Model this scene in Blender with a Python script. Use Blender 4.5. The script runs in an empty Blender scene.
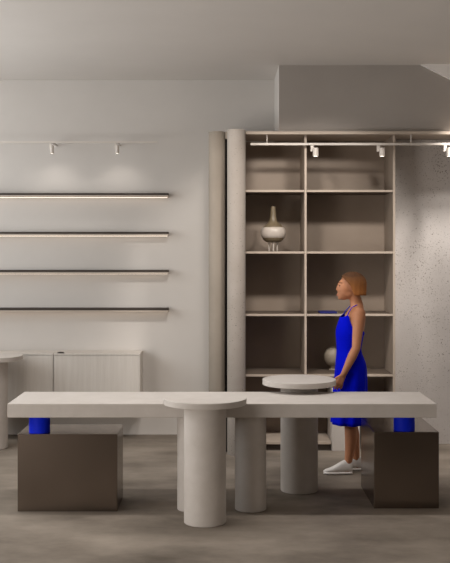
import bpy, bmesh, math, random
from mathutils import Vector, Matrix
C = bpy.context.scene
COL = C.collection
PI = math.pi
random.seed(4)

# ------------------------------------------------------------------ camera
F = 1000.0            # focal length in pixels of the 450 x 563 frame
EYE = 1.87
cd = bpy.data.cameras.new('camera')
cam = bpy.data.objects.new('camera', cd)
COL.objects.link(cam)
cam.location = (0, 0, EYE)
cam.rotation_euler = (PI / 2, 0, 0)
cd.sensor_fit = 'AUTO'
cd.sensor_width = 36
cd.lens = F / 563 * 36
cd.shift_x = (225 - 222) / 563
cd.shift_y = -(281.5 - 252) / 563
cd.clip_end = 60
C.camera = cam

# ------------------------------------------------------------------ world, exposure
C.view_settings.view_transform = 'Standard'
C.view_settings.look = 'None'
C.view_settings.gamma = 1
C.view_settings.use_curve_mapping = False
C.view_settings.exposure = 0.0
w = bpy.data.worlds.new('world')
C.world = w
w.use_nodes = True
bg = w.node_tree.nodes['Background']
bg.inputs[0].default_value = (1.0, 0.96, 0.92, 1)
bg.inputs[1].default_value = 0.06


def area(name, loc, rot, sx, sy, power, color=(1, .93, .86), spread=PI):
    l = bpy.data.lights.new(name, 'AREA')
    l.shape = 'RECTANGLE'
    l.size, l.size_y, l.energy, l.color, l.spread = sx, sy, power, color, spread
    o = bpy.data.objects.new(name, l)
    COL.objects.link(o)
    o.location, o.rotation_euler = loc, rot
    return o


def spot(name, loc, target, power, angle, blend=.6, size=.04, color=(1, .94, .88)):
    l = bpy.data.lights.new(name, 'SPOT')
    l.energy, l.spot_size, l.spot_blend, l.shadow_soft_size, l.color = power, math.radians(angle), blend, size, color
    o = bpy.data.objects.new(name, l)
    COL.objects.link(o)
    o.location = loc
    o.rotation_euler = (Vector(target) - Vector(loc)).to_track_quat('-Z', 'Y').to_euler()
    return o


# daylight through the wide window in the left wall
area('window_daylight', (-3.85, 7.5, 2.4), (0, -PI / 2, 0), 2.0, 4.3, 110, (.955, .985, 1))
# soft daylight from a second, lower window further forward in the same wall
area('side_window_daylight', (-3.85, 3.0, .78), (0, -PI / 2, .35), 1.0, 2.4, 100, (1, .94, .88))
# ceiling lamps over the long table
area('table_ceiling_light', (0.0, 7.3, 3.55), (0, 0, 0), 2.6, .18, 23, (1, .97, .945), math.radians(120))
# ceiling downlights that wash the shelving
for sx_, tx_ in ((0.0, .35), (1.35, .75)):
    spot('shelf_downlight', (sx_, 7.4, 3.58), (tx_, 9.7, 1.75), 175, 54, .5, .16)
spot('shelf_downlight', (2.35, 8.9, 3.58), (2.3, 9.75, .6), 215, 62, .7, .10)

# ------------------------------------------------------------------ helpers


def px(x, y, Y):
    return Vector(((x - 222) * Y / F, Y, EYE - (y - 252) * Y / F))


def mesh_obj(name, bm, mat, parent=None, smooth=False, kind=None, label=None):
    bmesh.ops.recalc_face_normals(bm, faces=bm.faces)
    me = bpy.data.meshes.new(name)
    bm.to_mesh(me)
    bm.free()
    o = bpy.data.objects.new(name, me)
    COL.objects.link(o)
    me.materials.append(mat)
    if smooth:
        for p in me.polygons:
            p.use_smooth = True
        if smooth != 'all':
            try:
                me.set_sharp_from_angle(angle=math.radians(35))
            except Exception:
                pass
    if parent:
        o.parent = parent
        o.location = -parent.location
    if kind:
        o['kind'] = kind
    if label:
        o['label'] = label
    return o


def thing(name, label, cat, loc=(0, 0, 0), group=None):
    o = bpy.data.objects.new(name, None)
    COL.objects.link(o)
    o.location = loc
    o.empty_display_size = .1
    tag(o, label, cat, group)
    return o


def tag(o, label, cat, group=None):
    o['label'] = label
    o['category'] = cat
    if group:
        o['group'] = group
    return o


def box(bm, x0, x1, y0, y1, z0, z1, bev=0.0):
    r = bmesh.ops.create_cube(bm, size=1)
    vs = r['verts']
    for v in vs:
        v.co = Vector((x0 + (v.co.x + .5) * (x1 - x0), y0 + (v.co.y + .5) * (y1 - y0), z0 + (v.co.z + .5) * (z1 - z0)))
    if bev:
        es = list({e for v in vs for e in v.link_edges})
        bmesh.ops.bevel(bm, geom=es, offset=bev, segments=2, affect='EDGES', profile=.5)
    return bm


def BX(*a, bev=0.0):
    bm = bmesh.new()
    box(bm, *a, bev=bev)
    return bm


def lathe(bm, prof, cx, cy, n=64):
    """prof: list of (r, z) from bottom to top; closed at both ends"""
    rings = []
    for r, z in prof:
        rings.append([bm.verts.new((cx + r * math.cos(2 * PI * k / n), cy + r * math.sin(2 * PI * k / n), z)) for k in range(n)])
    for a, b in zip(rings, rings[1:]):
        for k in range(n):
            bm.faces.new((a[k], a[(k + 1) % n], b[(k + 1) % n], b[k]))
    bm.faces.new(rings[0][::-1])
    bm.faces.new(rings[-1])
    return bm


def cyl(bm, cx, cy, r, z0, z1, bev=.004, n=64):
    return lathe(bm, [(r - bev, z0), (r, z0 + bev), (r, z1 - bev), (r - bev, z1)], cx, cy, n)


def prism(bm, pts, z0, z1, bev=0.0):
    lo = [bm.verts.new((x, y, z0)) for x, y in pts]
    f = bm.faces.new(lo)
    r = bmesh.ops.extrude_face_region(bm, geom=[f])
    top = [g for g in r['geom'] if isinstance(g, bmesh.types.BMVert)]
    for v in top:
        v.co.z = z1
    if bev:
        es = [e for e in bm.edges if abs(e.verts[0].co.z - e.verts[1].co.z) < 1e-6]
        bmesh.ops.bevel(bm, geom=es, offset=bev, segments=2, affect='EDGES', profile=.5)
    return bm


def tube(bm, pts, rads, n=16, sq=1.0):
    """tapered tube through points with round ends"""
    P = [Vector(p) for p in pts]
    rings = []
    N = len(P)
    seq = []
    d0 = (P[1] - P[0]).normalized()
    d1 = (P[-1] - P[-2]).normalized()
    for k in (0, 1, 2):
        a = PI / 2 * (k + .35) / 3
        seq.append((P[0] - d0 * rads[0] * math.cos(a), rads[0] * math.sin(a), d0))
    for i in range(N):
        d = (P[min(i + 1, N - 1)] - P[max(i - 1, 0)]).normalized()
        seq.append((P[i], rads[i], d))
    for k in (2, 1, 0):
        a = PI / 2 * (k + .35) / 3
        seq.append((P[-1] + d1 * rads[-1] * math.cos(a), rads[-1] * math.sin(a), d1))
    for c, r, d in seq:
        u = d.cross(Vector((0, 1, 0)))
        if u.length < .1:
            u = d.cross(Vector((1, 0, 0)))
        u.normalize()
        v = d.cross(u)
        rings.append([bm.verts.new(c + u * r * math.cos(2 * PI * k / n) + v * r * math.sin(2 * PI * k / n)) for k in range(n)])
    for a, b in zip(rings, rings[1:]):
        for k in range(n):
            bm.faces.new((a[k], a[(k + 1) % n], b[(k + 1) % n], b[k]))
    bm.faces.new(rings[0][::-1])
    bm.faces.new(rings[-1])


def ellipsoid(bm, c, r, rot=0.0, n=24):
    res = bmesh.ops.create_uvsphere(bm, u_segments=n, v_segments=n // 2, radius=1)
    M = Matrix.Translation(Vector(c)) @ Matrix.Rotation(rot, 4, 'Y') @ Matrix.Diagonal((r[0], r[1], r[2], 1))
    bmesh.ops.transform(bm, matrix=M, verts=res['verts'])


# ------------------------------------------------------------------ materials


def new_mat(name):
    m = bpy.data.materials.new(name)
    m.use_nodes = True
    nt = m.node_tree
    return m, nt, nt.nodes['Principled BSDF']


def mottled(name, c0, c1, rough=.8, scale=3.0, fine=60, bump=.1, stretch=(1, 1, 1), metallic=0.0, pits=0.0, spec=.5, pitcol=None,
            pitscale=28, rough2=None):
    """two-tone noise mix, optional small pits"""
    m, nt, b = new_mat(name)
    L = nt.links.new
    tc = nt.nodes.new('ShaderNodeTexCoord')
    mp = nt.nodes.new('ShaderNodeMapping')
    mp.inputs['Scale'].default_value = stretch
    L(tc.outputs['Object'], mp.inputs['Vector'])
    n1 = nt.nodes.new('ShaderNodeTexNoise')
    n1.inputs['Scale'].default_value = scale
    n1.inputs['Detail'].default_value = 8
    n1.inputs['Roughness'].default_value = .62
    L(mp.outputs[0], n1.inputs['Vector'])
    r1 = nt.nodes.new('ShaderNodeValToRGB')
    r1.color_ramp.elements[0].position = .3
    r1.color_ramp.elements[1].position = .7
    r1.color_ramp.elements[0].color = (*c0, 1)
    r1.color_ramp.elements[1].color = (*c1, 1)
    L(n1.outputs['Fac'], r1.inputs['Fac'])
    n2 = nt.nodes.new('ShaderNodeTexNoise')
    n2.inputs['Scale'].default_value = fine
    n2.inputs['Detail'].default_value = 4
    L(mp.outputs[0], n2.inputs['Vector'])
    bp = nt.nodes.new('ShaderNodeBump')
    bp.inputs['Strength'].default_value = bump
    bp.inputs['Distance'].default_value = .01
    col = r1.outputs['Color']
    h = n2.outputs['Fac']
    if pits:
        vo = nt.nodes.new('ShaderNodeTexNoise')
        vo.inputs['Scale'].default_value = pitscale
        vo.inputs['Detail'].default_value = 2
        L(tc.outputs['Object'], vo.inputs['Vector'])
        big = nt.nodes.new('ShaderNodeTexNoise')
        big.inputs['Scale'].default_value = 2.2
        L(tc.outputs['Object'], big.inputs['Vector'])
        ad = nt.nodes.new('ShaderNodeMath')
        ad.operation = 'MULTIPLY_ADD'
        L(big.outputs['Fac'], ad.inputs[0])
        ad.inputs[1].default_value = .25
        L(vo.outputs['Fac'], ad.inputs[2])
        rp = nt.nodes.new('ShaderNodeValToRGB')
        rp.color_ramp.elements[0].position = pits
        rp.color_ramp.elements[1].position = pits + .03
        L(ad.outputs[0], rp.inputs['Fac'])
        mx = nt.nodes.new('ShaderNodeMix')
        mx.data_type = 'RGBA'
        L(rp.outputs['Color'], mx.inputs['Factor'])
        L(col, mx.inputs['A'])
        mx.inputs['B'].default_value = (*(pitcol or [c * .45 for c in c0]), 1)
        col = mx.outputs['Result']
        sb = nt.nodes.new('ShaderNodeMath')
        sb.operation = 'MULTIPLY_ADD'
        L(rp.outputs['Color'], sb.inputs[0])
        sb.inputs[1].default_value = -1.5
        L(n2.outputs['Fac'], sb.inputs[2])
        h = sb.outputs[0]
    L(col, b.inputs['Base Color'])
    L(h, bp.inputs['Height'])
    L(bp.outputs['Normal'], b.inputs['Normal'])
    b.inputs['Metallic'].default_value = metallic
    b.inputs['Specular IOR Level'].default_value = spec
    b.inputs['Roughness'].default_value = rough
    if rough2 is not None:
        mr = nt.nodes.new('ShaderNodeMapRange')
        mr.inputs['To Min'].default_value = rough
        mr.inputs['To Max'].default_value = rough2
        L(n1.outputs['Fac'], mr.inputs['Value'])
        L(mr.outputs[0], b.inputs['Roughness'])
    return m


def emit(name, col, s):
    m, nt, b = new_mat(name)
    b.inputs['Base Color'].default_value = (*col, 1)
    b.inputs['Emission Color'].default_value = (*col, 1)
    b.inputs['Emission Strength'].default_value = s
    return m


def sc(r, g, b):
    f = lambda c: (c / 255 / 12.92) if c <= 10 else ((c / 255 + .055) / 1.055) ** 2.4
    return (f(r), f(g), f(b))


M = {}
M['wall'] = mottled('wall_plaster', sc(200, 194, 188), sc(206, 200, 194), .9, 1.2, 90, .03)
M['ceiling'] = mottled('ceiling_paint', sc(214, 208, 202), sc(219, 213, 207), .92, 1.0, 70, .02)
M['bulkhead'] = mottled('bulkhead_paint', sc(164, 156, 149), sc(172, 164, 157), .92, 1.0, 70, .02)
M['floor'] = mottled('polished_concrete', sc(96, 87, 77), sc(164, 152, 139), .55, .9, 30, .05, (1, 1.6, 1), rough2=.65, spec=.15)
M['stone'] = mottled('pale_cast_stone', sc(195, 187, 179), sc(205, 197, 190), .7, 7, 120, .06)
M['column'] = mottled('column_plaster', sc(138, 128, 116), sc(146, 136, 124), .85, 4, 80, .06)
M['pitcolumn'] = mottled('pitted_column_plaster', sc(152, 143, 134), sc(162, 153, 145), .85, 4, 80, .1, pits=.80, pitscale=75)
M['pitwall'] = mottled('pitted_concrete', sc(200, 194, 190), sc(212, 206, 202), .88, 2.5, 60, .15, pits=.785, pitscale=90, pitcol=sc(140, 131, 124))
M['shelf'] = mottled('taupe_lacquer', sc(152, 136, 121), sc(160, 144, 129), .6, 3, 60, .02)
M['shelf_top'] = mottled('dark_taupe_shelf', sc(96, 83, 71), sc(104, 90, 78), .8, 3, 60, .02)
M['shelf_edge'] = mottled('pale_shelf_board', sc(182, 167, 152), sc(190, 175, 160), .6, 4, 60, .03)
M['oak'] = mottled('bleached_oak', sc(198, 190, 181), sc(209, 202, 194), .65, 3, 20, .05, (14, 14, .8))
M['metal'] = mottled('brushed_bronze', sc(120, 109, 100), sc(132, 120, 111), .25, 2, 40, .01, metallic=1.0)
M['blue'] = mottled('cobalt_blue_lacquer', sc(6, 34, 206), sc(10, 42, 220), .6, 8, 60, .02, (1, 1, .2), spec=.15)
M['bronze'] = mottled('dark_brown', sc(52, 43, 36), sc(60, 50, 42), .7, 4, 60, .02)
M['taupe'] = mottled('taupe_shelf_fascia', sc(178, 164, 151), sc(186, 172, 159), .6, 4, 60, .02)
M['white'] = mottled('white_powder_coat', sc(204, 195, 186), sc(210, 201, 192), .45, 4, 60, .01)
M['trim'] = mottled('pale_wedge', sc(236, 231, 226), sc(240, 235, 230), .8, 2, 60, .01)
M['dark'] = mottled('dark_plinth', sc(66, 56, 48), sc(74, 64, 55), .7, 4, 60, .02)
M['black'] = mottled('slit_shade_black', sc(14, 12, 11), sc(18, 16, 14), .95, 4, 60, .02, spec=.1)  # near-black that paints the shade inside the pillar slit
M['led'] = emit('led_strip', (1, .86, .72), 2.2)
M['lens'] = emit('lamp_lens', (1, .9, .78), 3)
M['olive'] = mottled('olive_glaze', sc(112, 98, 76), sc(126, 112, 90), .4, 9, 60, .03)
M['cream'] = mottled('cream_glaze', sc(192, 181, 170), sc(202, 192, 182), .35, 9, 60, .02)
M['grey_glaze'] = mottled('grey_beige_glaze', sc(150, 138, 122), sc(164, 152, 136), .5, 9, 60, .03)
M['skin'] = mottled('skin', sc(178, 118, 82), sc(188, 128, 92), .6, 14, 120, .02)
M['dress'] = mottled('cobalt_dress_cloth', sc(0, 12, 196), sc(0, 16, 208), .9, 10, 160, .06, spec=.08)
M['hair'] = mottled('auburn_hair', sc(72, 46, 30), sc(122, 80, 48), .75, 10, 60, .3, (6, 6, 1), spec=.15)
_nt = M['hair'].node_tree
_g = _nt.nodes.new('ShaderNodeTexCoord')
_sep = _nt.nodes.new('ShaderNodeSeparateXYZ')
_nt.links.new(_g.outputs['Generated'], _sep.inputs[0])
_rr = _nt.nodes.new('ShaderNodeValToRGB')          # dyed hair: dark roots, golden lengths
_rr.color_ramp.elements[0].position, _rr.color_ramp.elements[1].position = .15, .85
_rr.color_ramp.elements[0].color = (*sc(190, 122, 66), 1)
_rr.color_ramp.elements[1].color = (*sc(66, 46, 33), 1)
_nt.links.new(_sep.outputs['Z'], _rr.inputs['Fac'])
_mx = _nt.nodes.new('ShaderNodeMix')
_mx.data_type = 'RGBA'
_mx.inputs['Factor'].default_value = .65
_old = [l for l in _nt.links if l.to_socket.name == 'Base Color'][0].from_socket
_nt.links.new(_old, _mx.inputs['A'])
_nt.links.new(_rr.outputs['Color'], _mx.inputs['B'])
_nt.links.new(_mx.outputs['Result'], _nt.nodes['Principled BSDF'].inputs['Base Color'])
M['shoe'] = mottled('white_sneaker', sc(222, 214, 208), sc(230, 224, 218), .6, 9, 90, .03)
M['eye'] = mottled('eye', sc(34, 24, 20), sc(44, 30, 24), .2, 9, 90, 0)
M['brow'] = mottled('brow', sc(80, 50, 32), sc(90, 58, 38), .8, 9, 90, 0)
M['lip'] = mottled('lip', sc(180, 104, 84), sc(188, 112, 92), .5, 9, 90, 0)
M['navy'] = mottled('navy_book_cloth', sc(20, 24, 96), sc(26, 30, 112), .7, 9, 120, .03)
M['paper'] = mottled('paper', sc(200, 192, 180), sc(210, 202, 190), .8, 9, 120, .02)

# ------------------------------------------------------------------ room shell
CEIL = 3.633
BACK = 10.25          # left part of the back wall
NICHE = 9.75          # pitted wall / back of the shelving
BULK = 9.43           # face of the upper wall over the shelving
UF = 9.40             # front of the shelving uprights
TOPZ = 2.995
XL, XR = -4.0, 4.0
UBACK = 9.92         # back of the open shelving


def struct(name, bm, mat):
    return mesh_obj(name, bm, mat, kind='structure')


struct('floor', BX(XL - .2, XR + .2, -3, BACK + .2, -.2, 0), M['floor'])
struct('ceiling', BX(XL - .2, XR + .2, -1.5, BACK + .2, CEIL, CEIL + .2), M['ceiling'])
struct('wall_back', BX(XL - .2, XR + .2, BACK, BACK + .2, 0, CEIL), M['wall'])
struct('wall_right', BX(XR, XR + .2, -1.5, BACK, 0, CEIL), M['wall'])
WINS = ((1.6, 4.4, .2, 1.4), (5.3, 9.7, 1.35, 3.45))
bm = bmesh.new()
yy = -1.5
for y0, y1, z0, z1 in WINS:
    box(bm, XL - .2, XL, yy, y0, 0, CEIL)
    box(bm, XL - .2, XL, y0, y1, 0, z0)
    box(bm, XL - .2, XL, y0, y1, z1, CEIL)
    yy = y1
box(bm, XL - .2, XL, yy, BACK, 0, CEIL)
struct('wall_left', bm, M['wall'])
for i, (y0, y1, z0, z1) in enumerate(WINS):
    bm = bmesh.new()
    for y in (y0, (y0 + y1) / 2 - .03, y1 - .06):
        box(bm, XL - .14, XL - .06, y, y + .06, z0, z1)
    for z in (z0, z1 - .06):
        box(bm, XL - .14, XL - .06, y0, y1, z, z + .06)
    struct('window_%d' % (i + 1), bm, M['white'])
BX0 = (279 - 222) * BULK / F
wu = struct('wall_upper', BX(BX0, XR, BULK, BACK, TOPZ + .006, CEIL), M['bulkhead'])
wu.data.materials.append(M['wall'])       # the return towards the left wall takes that wall's lighter material
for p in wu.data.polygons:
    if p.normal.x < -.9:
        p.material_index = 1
struct('wall_niche', BX(1.632, XR, NICHE, NICHE + .1, 0, TOPZ - .03), M['pitwall'])
# pale sloping piece in the upper right corner, a wedge along the ceiling
a = px(420, 65, BULK)
b_ = px(450, 80, BULK)
sl = (b_.z - a.z) / (b_.x - a.x)
bm = bmesh.new()
x1 = XR
z1 = a.z + sl * (x1 - a.x)
pts = [(a.x, CEIL), (x1, CEIL), (x1, z1)]
lo = [bm.verts.new((x, BULK - .05, z)) for x, z in pts]
f = bm.faces.new(lo)
r = bmesh.ops.extrude_face_region(bm, geom=[f])
for g in r['geom']:
    if isinstance(g, bmesh.types.BMVert):
        g.co.y = BULK
struct('trim_1', bm, M['trim'])

# ------------------------------------------------------------------ long table
TF, TB = 7.15, 7.765
TZ0, TZ1 = .685, .785
t = thing('long_table', 'long pale stone display table in the middle, resting on two stone legs and blue cylinders', 'table', (0, 7.49, 0))
RT_X, RT_Y, RT_R = .606, 7.852, .146      # pedestal of the round table set into the rear edge
nr = RT_R + .004
hw = math.sqrt(nr ** 2 - (RT_Y - TB) ** 2)
pts = [(-1.535, TF), (1.535, TF), (1.535, TB), (RT_X + hw, TB)]
a0 = math.atan2(TB - RT_Y, hw)
a1 = math.atan2(TB - RT_Y, -hw)
if a1 > a0:
    a1 -= 2 * PI
for k in range(1, 24):
    a = a0 + (a1 - a0) * k / 24
    pts.append((RT_X + nr * math.cos(a), RT_Y + nr * math.sin(a)))
pts += [(RT_X - hw, TB), (-1.535, TB)]
mesh_obj('tabletop', prism(bmesh.new(), pts, TZ0, TZ1, .004), M['stone'], t)
for lx in (-.212, .208):
    mesh_obj('leg', cyl(bmesh.new(), lx, 7.282, .114, 0, TZ0), M['stone'], t, True)
BLK_Z = .558
for lx, ly, r_ in ((-1.329, 7.288, .076), (1.343, 7.372, .077)):
    mesh_obj('support_cylinder', cyl(bmesh.new(), lx, ly, r_, BLK_Z, TZ0, .002), M['blue'], t, True, label='cobalt blue cylinder under the table end')

# ------------------------------------------------------------------ metal blocks
tag(mesh_obj('metal_block', BX(-1.473, -.7535, 7.205, 7.61, 0, BLK_Z, bev=.003), M['metal']),
    'wide brushed bronze metal block under the left end of the long table', 'block')
tag(mesh_obj('metal_block', BX(1.108, 1.582, 7.29, 7.97, 0, BLK_Z, bev=.003), M['metal']),
    'narrow deep dark metal block under the right end of the long table', 'block')

# ------------------------------------------------------------------ round tables


def round_table(cx, cy, z, label):
    t = thing('round_table', label, 'table', (cx, cy, 0))
    bm = bmesh.new()
    lathe(bm, [(.284, z - .042), (.2872, z - .040), (.2880, z - .0025), (.2855, z)], cx, cy, 96)
    mesh_obj('tabletop', bm, M['stone'], t, True)
    mesh_obj('pedestal', cyl(bmesh.new(), cx, cy, RT_R, 0, z - .040), M['stone'], t, True)


round_table(-.1175, 6.925, .862, 'round pale stone pedestal table standing in front of the long table')
round_table(RT_X, RT_Y, .873, 'round pale stone pedestal table set into the rear edge of the long table')
round_table(-2.195, 9.56, .882, 'round pale stone pedestal table cut off by the left edge, before the cabinets')

# ------------------------------------------------------------------ cabinets on the left
CF = 9.915
for i, (xa, xb, lab) in enumerate(((-33.0, 53.35, 'bleached oak wall-hung low cabinet behind the round table at the left edge'),
                                   (53.8, 140.2, 'bleached oak wall-hung low cabinet at the right end of the pair, nearest the pillars'))):
    X0, X1 = (xa - 222) * CF / F, (xb - 222) * CF / F
    Z1 = EYE - (353.5 - 252) * CF / F
    Z0 = EYE - (416.5 - 252) * CF / F
    t = thing('cabinet', lab, 'cabinet', ((X0 + X1) / 2, CF + .16, 0), 'oak cabinets along the back wall')
    mesh_obj('body', BX(X0, X1, CF + .022, BACK - .004, Z0, Z1 - .02), M['oak'], t)
    mesh_obj('top_panel', BX(X0, X1, CF, BACK - .004, Z1 - .018, Z1, bev=.002), M['oak'], t)
    mesh_obj('door', BX(X0 + .002, X1 - .012, CF, CF + .02, Z0, Z1 - .021, bev=.002), M['oak'], t)
    mesh_obj('side_panel', BX(X1 - .010, X1, CF, CF + .02, Z0, Z1 - .021, bev=.001), M['oak'], t)
    if i == 1:
        xh = (60.5 - 222) * CF / F
        bm = bmesh.new()
        ellipsoid(bm, (xh, CF + .02, Z1 + .004), (.036, .014, .012))
        mesh_obj('finger_pull', bm, M['bronze'], t, True, label='small dark pull on the cabinet top edge')

# ------------------------------------------------------------------ wall shelves with glowing undersides
SY = BACK - .13
for i, (y0, lab) in enumerate(((193.0, 'topmost of the four long thin wall shelves with a glowing underside'),
                               (231.8, 'second from top of the four long thin wall shelves with a glowing underside'),
                               (270.0, 'third from top of the four long thin wall shelves with a glowing underside'),
                               (308.2, 'lowest of the four long thin wall shelves, just above the cabinets'))):
    X1 = (168.3 - 222) * SY / F
    X0 = -2.75
    z = EYE - (y0 - 252) * SY / F
    t = thing('wall_shelf', lab, 'shelf', ((X0 + X1) / 2, BACK, z), 'wall shelves with strip lights')
    mesh_obj('top_liner', BX(X0, X1, SY, BACK - .001, z - .022, z), M['bronze'], t, label='dark strip along the top')  # dark band above the paler board
    mesh_obj('board', BX(X0, X1, SY, BACK - .001, z - .040, z - .0225, bev=.001), M['taupe'], t)
    mesh_obj('light_strip', BX(X0 + .01, X1 - .015, BACK - .050, BACK - .030, z - .043, z - .0403), M['led'], t, label='glowing warm strip light')

# ------------------------------------------------------------------ pillars with rounded fronts


def stadium(cx, r, yf, yb, n=24):
    pts = []
    for k in range(n + 1):
        a = PI + PI * k / n
        pts.append((cx + r * math.cos(a), yf + r + r * math.sin(a)))
    pts += [(cx + r, yb), (cx - r, yb)]
    return pts


mesh = mesh_obj('pillar', prism(bmesh.new(), stadium(-.0475, .0775, 9.30, BACK - .002), 0, TOPZ, .002), M['column'], None, True)
tag(mesh, 'slim smooth round-fronted taupe pillar panel on the left of the dark slit', 'pillar')
mesh = mesh_obj('pillar', prism(bmesh.new(), stadium(.133, .0845, 9.17, BACK - .002), 0, TOPZ + .004, .002), M['pitcolumn'], None, True)
tag(mesh, 'speckled round-fronted pillar panel between the dark slit and the shelving', 'pillar')

gap = mesh_obj('shade_strip', BX(.0305, .048, 9.36, 9.50, 0, TOPZ - .07), M['black'], mesh, label='black strip standing in for the shadow in the slit')  # added strip, coloured black so the slit reads as deep shadow
mesh_obj('top_cap', BX(.0305, .048, 9.30, 9.50, TOPZ - .069, TOPZ - .004), M['column'], mesh)

# ------------------------------------------------------------------ shelving unit


def ux(p):
    return (p - 222) * UF / F


def uz(p):
    return EYE - (p - 252) * UF / F


UL = .2185
t = thing('shelving_unit', 'tall taupe open shelving unit with pale shelf edges behind the woman', 'shelving', (.9, UF + .17, 0))
mesh_obj('top_panel', BX(UL, XR - .002, UF - .08, 9.90, TOPZ - .027, TOPZ), M['shelf_edge'], t)
mesh_obj('back_panel', BX(UL, 1.630, UBACK, UBACK + .05, .0, TOPZ - .028), M['shelf'], t)
ye = UBACK - .001
for p in (305.6, 394.2):
    z0 = 0 if p > 320 else .118
    dv = mesh_obj('divider', BX(ux(p) - .010, ux(p) + .010, UF + .012, ye, z0, TOPZ - .028), M['shelf'], t)
    mesh_obj('edge_strip', BX(ux(p) - .010, ux(p) + .010, UF, UF + .0118, z0, TOPZ - .028, bev=.001), M['shelf_edge'], dv, label='pale front edge').location = (0, 0, 0)
xs = [(UL, ux(305.6) - .0125), (ux(305.6) + .0125, ux(394.2) - .0125)]
for p in (191.0, 252.5, 315.0, 375.5):
    for X0, X1 in xs:
        sh = mesh_obj('shelf', BX(X0, X1, UF + .012, ye, uz(p) - .010, uz(p) + .010), M['shelf_top'], t)
        mesh_obj('edge_strip', BX(X0, X1, UF, UF + .0118, uz(p) - .010, uz(p) + .010, bev=.001), M['shelf_edge'], sh, label='pale front edge').location = (0, 0, 0)
PEDX = ux(331.5)
mesh_obj('bottom_shelf', BX(UL, PEDX - .002, UF, ye, uz(443) - .012, uz(443) + .012, bev=.001), M['shelf_edge'], t)
mesh_obj('plinth', BX(UL, PEDX - .002, UF + .03, ye, 0, uz(443) - .0125), M['dark'], t)

# pale block standing in the lowest bay
o = mesh_obj('display_block', BX(PEDX + .004, ux(360), UF - .005, UF + .4, 0, uz(386), bev=.003), M['stone'])
tag(o, 'pale beige display block on the floor of the shelving, behind the legs of the woman', 'block')

# ------------------------------------------------------------------ vases and book
SH2 = uz(252.5) + .012
vx, vy = (273.3 - 222) * 9.52 / F, 9.54
t = thing('vase', 'bottle-necked olive vase with a cream band and little feet on the second shelf', 'vase', (vx, vy, SH2))
k = .0095
cz = SH2 + .004


def vprof(pr):
    return [(r * k, cz + h * k) for r, h in pr]


bm = bmesh.new()
lathe(bm, vprof([(4, 8.4), (7.5, 9.0), (10.2, 11.2), (11.8, 15.5), (12.1, 19), (11.2, 22.5), (8.8, 25.2), (6.0, 27.2), (4.0, 30), (3.1, 34), (2.6, 39), (2.3, 44.4), (1.7, 44.6), (1.7, 42)]), vx, vy, 48)
mesh_obj('body', bm, M['olive'], t, True)
bm = bmesh.new()
lathe(bm, vprof([(9.8, 12.2), (11.3, 13.2), (12.3, 15.4), (12.7, 18), (12.3, 20.8), (11.3, 22.8), (9.6, 24.1)]), vx, vy, 48)
mesh_obj('glazed_band', bm, M['cream'], t, True, label='cream glazed band round the belly')
for q in range(4):
    a = -PI / 2 + q * PI / 2
    bm = bmesh.new()
    fx, fy = vx + .038 * math.cos(a), vy + .038 * math.sin(a)
    lathe(bm, [(.007, SH2 + .001), (.0075, SH2 + .004), (.009, cz + 9.8 * k)], fx, fy, 20)
    mesh_obj('foot', bm, M['cream'], t, True)

SH4 = uz(375.5) + .012
vx, vy = (333 - 222) * 9.74 / F, 9.74
t = thing('round_vase', 'round grey-beige vase on the fourth shelf, half hidden behind the blue dress', 'vase', (vx, vy, SH4))
bm = bmesh.new()
lathe(bm, [(r, SH4 + h) for r, h in ((.038, .046), (.060, .058), (.079, .088), (.088, .128), (.085, .160), (.070, .195), (.046, .216), (.027, .224), (.025, .236), (.020, .236), (.020, .224))], vx, vy, 48)
mesh_obj('body', bm, M['grey_glaze'], t, True)
bm = bmesh.new()
lathe(bm, [(.038, SH4 + .001), (.040, SH4 + .005), (.026, SH4 + .018), (.025, SH4 + .038), (.034, SH4 + .047)], vx, vy, 40)
mesh_obj('foot', bm, M['grey_glaze'], t, True)

SH3 = uz(315.0) + .012
t = thing('book', 'thin navy blue book lying flat on the third shelf, left of the woman', 'book', ((328 - 222) * 9.45 / F, 9.5, SH3))
bx0, bx1 = (320 - 222) * 9.42 / F, (337 - 222) * 9.42 / F
mesh_obj('cover', BX(bx0, bx1, 9.408, 9.62, SH3 + .001, SH3 + .018, bev=.002), M['navy'], t)
mesh_obj('page_block', BX(bx0 + .004, bx1 + .002, 9.411, 9.617, SH3 + .004, SH3 + .015), M['paper'], t)

# ------------------------------------------------------------------ light tracks and spotlights
RY = 9.348
rz = EYE - (144.2 - 252) * RY / F
rx0 = (250.5 - 222) * RY / F
t = thing('light_track', 'long white light track hanging under the top of the shelving unit', 'light track', (1.3, RY, rz))
mesh_obj('rail', BX(rx0, 2.9, RY - .012, RY + .012, rz - .011, rz + .011, bev=.002), M['white'], t)
for p in (267, 411):
    X = (p - 222) * RY / F
    bm = bmesh.new()
    cyl(bm, X, RY, .005, rz + .011, TOPZ - .0275, .0005, 12)
    mesh_obj('hanging_rod', bm, M['white'], t, True)


def spotlight(X, Y, zt, r, ln, label, group, adaptor=True, aim=None, power=0):
    t = thing('spotlight', label, 'spotlight', (X, Y, zt), group)
    mesh_obj('adaptor', BX(X - r * 1.35, X - r * .2, Y - .011, Y + .011, zt - ln * .55, zt - .0005, bev=.002), M['white'], t)
    bm = bmesh.new()
    lathe(bm, [(r - .006, zt - ln), (r, zt - ln), (r, zt - .03), (r - .003, zt - .026)], X + r * .35, Y - .012 - r, 28)
    mesh_obj('lamp_head', bm, M['white'], t, True)
    bm = bmesh.new()
    lathe(bm, [(r - .008, zt - ln - .001), (r - .008, zt - ln - .0002)], X + r * .35, Y - .012 - r, 28)
    mesh_obj('lens', bm, M['lens'], t)
    if power:
        s = spot('spot_beam', (X + r * .35, Y - .012 - r, zt - ln - .01), aim, power, 115, .9, .05)


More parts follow.
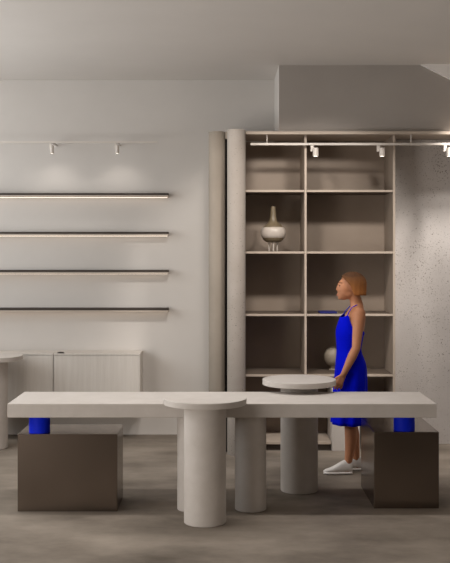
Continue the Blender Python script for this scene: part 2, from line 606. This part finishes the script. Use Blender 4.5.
RS = ((314.3, 'leftmost white spotlight on the track in front of the shelving'),
      (380.5, 'middle white spotlight on the track, above the right side of the wide shelves'),
      (447.2, 'rightmost white spotlight on the track, above the pitted wall'))
for p, lab in RS:
    spotlight((p - 222) * RY / F, RY, rz - .0115, .026, .105, lab, 'spotlights on the track in front of the shelving')

LY = 9.93
lz = EYE - (142.2 - 252) * LY / F
lx1 = (157.5 - 222) * LY / F
t = thing('light_track', 'thin pale light track on the back wall above the four wall shelves', 'light track', (-1.6, LY, lz))
mesh_obj('rail', BX(-2.75, lx1, LY - .010, LY + .010, lz - .009, lz + .009, bev=.002), M['white'], t)
for X in (-2.5, (51.8 - 222) * LY / F, (117.0 - 222) * LY / F):
    mesh_obj('wall_arm', BX(X - .006, X + .006, LY + .010, BACK - .001, lz - .006, lz + .006), M['wall'], t)
for p, lab in ((51.8, 'small white spotlight on the back wall track, left of the two'),
               (117.0, 'small white spotlight on the back wall track, right of the two')):
    X = (p - 222) * LY / F
    spotlight(X, LY, lz - .0095, .0185, .105, lab, 'spotlights on the back wall track', aim=(X, BACK + .05, lz - .8), power=2.6)

# ------------------------------------------------------------------ woman in a blue dress
WY = 8.5


def P(x, y, dy=0.0):
    return Vector(((x - 222) * WY / F, WY + dy, EYE - (y - 252) * WY / F))


K = WY / F


def loft(bm, secs, n=40, cap=True, fn=None):
    rings = []
    for i, (py, cx, rx, ry, cy) in enumerate(secs):
        ring = []
        for q in range(n):
            a = 2 * PI * q / n
            c = P(cx, py, cy)
            v = Vector((c.x + rx * K * math.cos(a), c.y + ry * math.sin(a), c.z))
            if fn:
                v = fn(i, a, v)
            ring.append(bm.verts.new(v))
        rings.append(ring)
    for a, b in zip(rings, rings[1:]):
        for q in range(n):
            bm.faces.new((a[q], a[(q + 1) % n], b[(q + 1) % n], b[q]))
    if cap:
        bm.faces.new(rings[0])
        bm.faces.new(rings[-1][::-1])


def interp(secs, m):
    """smooth the list of sections by Catmull-Rom"""
    out = []
    N = len(secs)
    for i in range(N - 1):
        p0, p1, p2, p3 = secs[max(i - 1, 0)], secs[i], secs[i + 1], secs[min(i + 2, N - 1)]
        for j in range(m):
            t_ = j / m
            out.append(tuple(.5 * ((2 * b) + (-a + c) * t_ + (2 * a - 5 * b + 4 * c - d) * t_ ** 2 + (-a + 3 * b - 3 * c + d) * t_ ** 3)
                             for a, b, c, d in zip(p0, p1, p2, p3)))
    out.append(secs[-1])
    return out


person = thing('person', 'woman in a cobalt blue sleeveless dress and white sneakers walking left past the shelving', 'person', P(350, 472))

bm = bmesh.new()
# torso
loft(bm, interp([(303, 356, 4.6, .046, 0), (308, 356.5, 6.5, .08, 0), (312, 356, 8.8, .135, 0), (319, 354.5, 10.8, .152, 0), (329, 351.5, 12.6, .138, 0),
                 (340, 350, 11.6, .122, 0), (352, 349.6, 10.8, .115, 0), (366, 350.5, 13.2, .15, 0), (380, 350.5, 13.5, .165, 0), (392, 350, 10.5, .15, 0)], 4))
# neck
tube(bm, [P(357, 308), P(356, 301), P(353, 293)], [.058, .050, .050], 24)
# head
ellipsoid(bm, P(351.8, 284), (11.6 * K, .074, 11.2 * K), .12)
ellipsoid(bm, P(345.5, 288), (8.6 * K, .060, 9.8 * K), .10)
ellipsoid(bm, P(343.4, 295.6), (5.6 * K, .042, 4.4 * K), .1)
ellipsoid(bm, P(345.6, 292.2), (8.0 * K, .056, 7.2 * K), .0)
ellipsoid(bm, P(348.2, 293.5), (8.4 * K, .056, 5.6 * K), -.2)
tube(bm, [P(338.6, 283.2), P(337.3, 287.2), P(336.6, 289.4), P(338.4, 290.6)], [.005, .006, .008, .007], 12)
ellipsoid(bm, P(338.2, 294.0), (.010, .020, .009))
ellipsoid(bm, P(338.6, 296.0), (.010, .017, .008))
ellipsoid(bm, P(339.8, 298.3), (.015, .020, .012))
for s in (-1, 1):
    ellipsoid(bm, P(353.5, 288, s * .074), (.017, .009, .030), .2)
# arms with five-fingered hands


def arm(sh, el, wr, s):
    sh, el, wr = Vector(sh), Vector(el), Vector(wr)
    pts = [sh, sh.lerp(el, .35), sh.lerp(el, .75), el, el.lerp(wr, .3), el.lerp(wr, .75), wr]
    tube(bm, pts, [.052, .047, .040, .036, .039, .029, .0245], 24)
    d = (wr - el).normalized()
    fwd = Vector((-1, 0, 0))
    fwd = (fwd - d * fwd.dot(d)).normalized()
    out = d.cross(fwd).normalized()
    hand_c = wr + d * .045
    # palm: flattened, built of two tubes side by side
    for q in (-.020, -.007, .007, .020):
        tube(bm, [wr + d * .005 + fwd * q * .6, wr + d * .085 + fwd * q], [.0135, .0125], 12)
    inward = Vector((0, -s, 0))
    for q, ln in ((.027, .068), (.009, .078), (-.009, .072), (-.027, .056)):
        b0 = wr + d * .078 + fwd * q
        p1 = b0 + d * ln * .45 + inward * .006 + fwd * q * .25
        p2 = p1 + d * ln * .3 + inward * .016
        p3 = p2 + d * ln * .2 + inward * .018
        tube(bm, [b0, p1, p2, p3], [.0092, .0085, .0078, .0068], 12)
    tb = wr + d * .03 + fwd * .022
    tube(bm, [tb, tb + d * .03 + fwd * .022 + inward * .006, tb + d * .062 + fwd * .026 + inward * .014], [.0125, .0105, .0085], 12)


arm(P(356.8, 312.5, -.158), P(353.0, 346, -.195), P(341.0, 371.5, -.185), -1)
arm(P(356.8, 312.5, .158), P(356.0, 346, .19), P(349.0, 372, .18), 1)
# legs
NA, FA = P(346.8, 462.5, -.075), P(357.2, 461.5, .075)
tube(bm, [P(350.5, 384, -.085), P(350, 402, -.082), P(349.2, 419, -.078), P(349.2, 425, -.076), P(350.0, 436, -.075), P(348.6, 450, -.075), NA, P(346.2, 467, -.075)],
     [.088, .070, .053, .050, .053, .040, .031, .034], 28)
tube(bm, [P(350.5, 384, .085), P(350.5, 402, .082), P(351.2, 419, .078), P(352, 425, .076), P(354.6, 436, .075), P(356.2, 450, .075), FA, P(358, 466, .075)],
     [.088, .070, .053, .050, .053, .040, .031, .034], 28)
# feet inside the shoes


def foot(ank, toe):
    tube(bm, [ank, ank.lerp(toe, .45), toe], [.034, .03, .024], 16)


foot(P(347, 467.5, -.075), P(328, 470, -.08))
foot(P(358.5, 467, .075), P(342, 470, .075))
bm.verts.ensure_lookup_table()
me = bpy.data.meshes.new('tmp_body')
bmesh.ops.recalc_face_normals(bm, faces=bm.faces)
bm.to_mesh(me)
bm.free()
tmp = bpy.data.objects.new('tmp_body', me)
COL.objects.link(tmp)
rm = tmp.modifiers.new('r', 'REMESH')
rm.mode = 'VOXEL'
rm.voxel_size = .0055
sm = tmp.modifiers.new('s', 'SMOOTH')
sm.factor = .5
sm.iterations = 5
bpy.context.view_layer.update()
dg = bpy.context.evaluated_depsgraph_get()
body_me = bpy.data.meshes.new_from_object(tmp.evaluated_get(dg))
bpy.data.objects.remove(tmp)
bpy.data.meshes.remove(me)
body_me.name = 'body'
body = bpy.data.objects.new('body', body_me)
COL.objects.link(body)
body_me.materials.clear()
body_me.materials.append(M['skin'])
for p in body_me.polygons:
    p.use_smooth = True
body.parent = person
body.location = -person.location

# dress
DS = interp([(318, 351.6, 11.6, .148, 0), (330, 350.2, 14.2, .152, 0), (340, 349.4, 13.2, .138, 0), (351, 349.0, 12.4, .131, 0), (364, 350.6, 15.0, .165, 0), (378, 350.6, 16.0, .182, 0),
             (400, 349.5, 16.8, .186, 0), (423, 348.0, 16.8, .185, 0)], 5)
nD = len(DS)


def dress_fn(i, a, v):
    t_ = i / (nD - 1)
    # neckline: high at the chest (a = pi), low at the back and under the arms
    top = max(0, 1 - i / 6.0)
    ca = math.cos(a)
    tab = [(-1, 1.0), (-.75, 2.2), (-.45, 4.0), (-.2, -6), (.1, -12), (.5, -13), (1, -13)]
    for (c0, h0), (c1, h1) in zip(tab, tab[1:]):
        if c0 <= ca <= c1:
            h = h0 + (h1 - h0) * (ca - c0) / (c1 - c0)
    if i < 7:
        # slide the upper rings so that they stay in order below the neckline
        v.z += h * K * (1 - i / 7.0)
    fold = max(0, t_ - .35) * .022
    s_ = 1 + fold / .15 * (math.sin(9 * a + 2 * t_) * .5 + .5 * math.sin(5 * a + 1.3))
    c = P(DS[i][1], DS[i][0])
    v.x = c.x + (v.x - c.x) * s_
    v.y = c.y + (v.y - c.y) * s_
    return v


bm = bmesh.new()
loft(bm, DS, 72, False, dress_fn)
d_o = mesh_obj('dress', bm, M['dress'], person, 'all')
so = d_o.modifiers.new('thick', 'SOLIDIFY')
so.thickness = .004
so.offset = -1
for s in (-1, 1):
    bm = bmesh.new()
    tube(bm, [P(345.2, 315.8, s * .124), P(347.6, 311.0, s * .105), P(351, 306.8, s * .070), P(356, 304.6, s * .056), P(361.0, 305.0, s * .025), P(362.0, 305.2, 0)], [.0045, .004, .0035, .0035, .0035, .0035], 10)
    mesh_obj('strap', bm, M['dress'], d_o, 'all').location = (0, 0, 0)

# hair: a chin-length bob around the skull
bm = bmesh.new()
nu, nv = 64, 26
rings = []
hc = P(352.2, 284.0)
for j in range(nv):
    v_ = j / (nv - 1)
    th = .04 + v_ * 2.02
    ring = []
    for q in range(nu):
        ph = 2 * PI * q / nu             # ph = pi is the face side
        face = max(0, -math.cos(ph))
        thm = min(th, .04 + (2.02 - 1.18 * face ** .8 * (1 if face > .15 else face / .15)) * v_)
        rr = 1 + .02 * math.sin(17 * ph + 3 * v_) + .015 * math.sin(31 * ph)
        st = math.sin(min(thm, PI / 2)) if thm < PI / 2 else 1.0 - .10 * (thm - PI / 2)
        x = hc.x + 13.4 * K * rr * st * math.cos(ph) + .008
        y = hc.y + .094 * rr * st * math.sin(ph)
        z = hc.z + 12.2 * K * math.cos(thm) * (1.02 if thm < PI / 2 else 1.95)
        ring.append(bm.verts.new((x - .010 * face, y, z)))
    rings.append(ring)
for a, b in zip(rings, rings[1:]):
    for q in range(nu):
        bm.faces.new((a[q], a[(q + 1) % nu], b[(q + 1) % nu], b[q]))
bm.faces.new(rings[0][::-1])
h_o = mesh_obj('hair', bm, M['hair'], person, 'all', label='chin-length auburn bob')
so = h_o.modifiers.new('thick', 'SOLIDIFY')
so.thickness = .016
so.offset = -1

# face details
for s in (-1, 1):
    bm = bmesh.new()
    ellipsoid(bm, P(339.4, 285.6, s * .031), (.008, .012, .005), n=16)
    mesh_obj('eye', bm, M['eye'], person, 'all')
    bm = bmesh.new()
    tube(bm, [P(337.9, 283.0, s * .018), P(338.6, 282.2, s * .034), P(341.6, 282.8, s * .05)], [.0018, .0026, .0018], 8)
    mesh_obj('eyebrow', bm, M['brow'], person, 'all')
bm = bmesh.new()
tube(bm, [P(339.0, 295.0, -.020), P(337.0, 295.0, 0), P(339.0, 295.0, .020)], [.002, .005, .002], 10)
mesh_obj('lips', bm, M['lip'], person, 'all')

# sneakers


def shoe(toe_x, heel_x, dy, base_y, lift=0.0):
    """white sneaker lofted from toe to heel"""
    secs = [(0, .010, .030, .020), (.08, .030, .040, .030), (.25, .042, .052, .040), (.42, .044, .075, .05), (.58, .041, .100, .06),
            (.72, .038, .118, .07), (.88, .036, .118, .07), (.97, .030, .110, .06), (1.0, .018, .095, .05)]
    for part in ('upper', 'sole'):
        bm = bmesh.new()
        rings = []
        for t_, hw_, ht, _ in secs:
            x = toe_x + (heel_x - toe_x) * t_
            c = P(x, base_y, dy)
            c.z = max(0.001, c.z) + lift * t_
            hw2, lo_, hi = (hw_, .018, ht) if part == 'upper' else (hw_ + .006, 0.0, .024)
            ring = []
            for q in range(20):
                a = 2 * PI * q / 20
                yy = hw2 * math.copysign(abs(math.cos(a)) ** .6, math.cos(a))
                zz = math.sin(a)
                zz = (lo_ + hi) / 2 + (hi - lo_) / 2 * math.copysign(abs(zz) ** .7, zz)
                narrow = 1 - .35 * max(0, (zz - .04) / .1) if part == 'upper' else 1
                ring.append(bm.verts.new((c.x, c.y + yy * narrow, c.z + zz)))
            rings.append(ring)
        for a, b in zip(rings, rings[1:]):
            for q in range(20):
                bm.faces.new((a[q], a[(q + 1) % 20], b[(q + 1) % 20], b[q]))
        bm.faces.new(rings[0][::-1])
        bm.faces.new(rings[-1])
        if part == 'upper':
            so_ = mesh_obj('shoe', bm, M['shoe'], person, 'all', label='white low sneaker')
        else:
            mesh_obj('sole', bm, M['shoe'], so_, 'all').location = (0, 0, 0)


shoe(322.6, 351.0, -.078, 472.0)
shoe(337.5, 365.5, .075, 472.0)
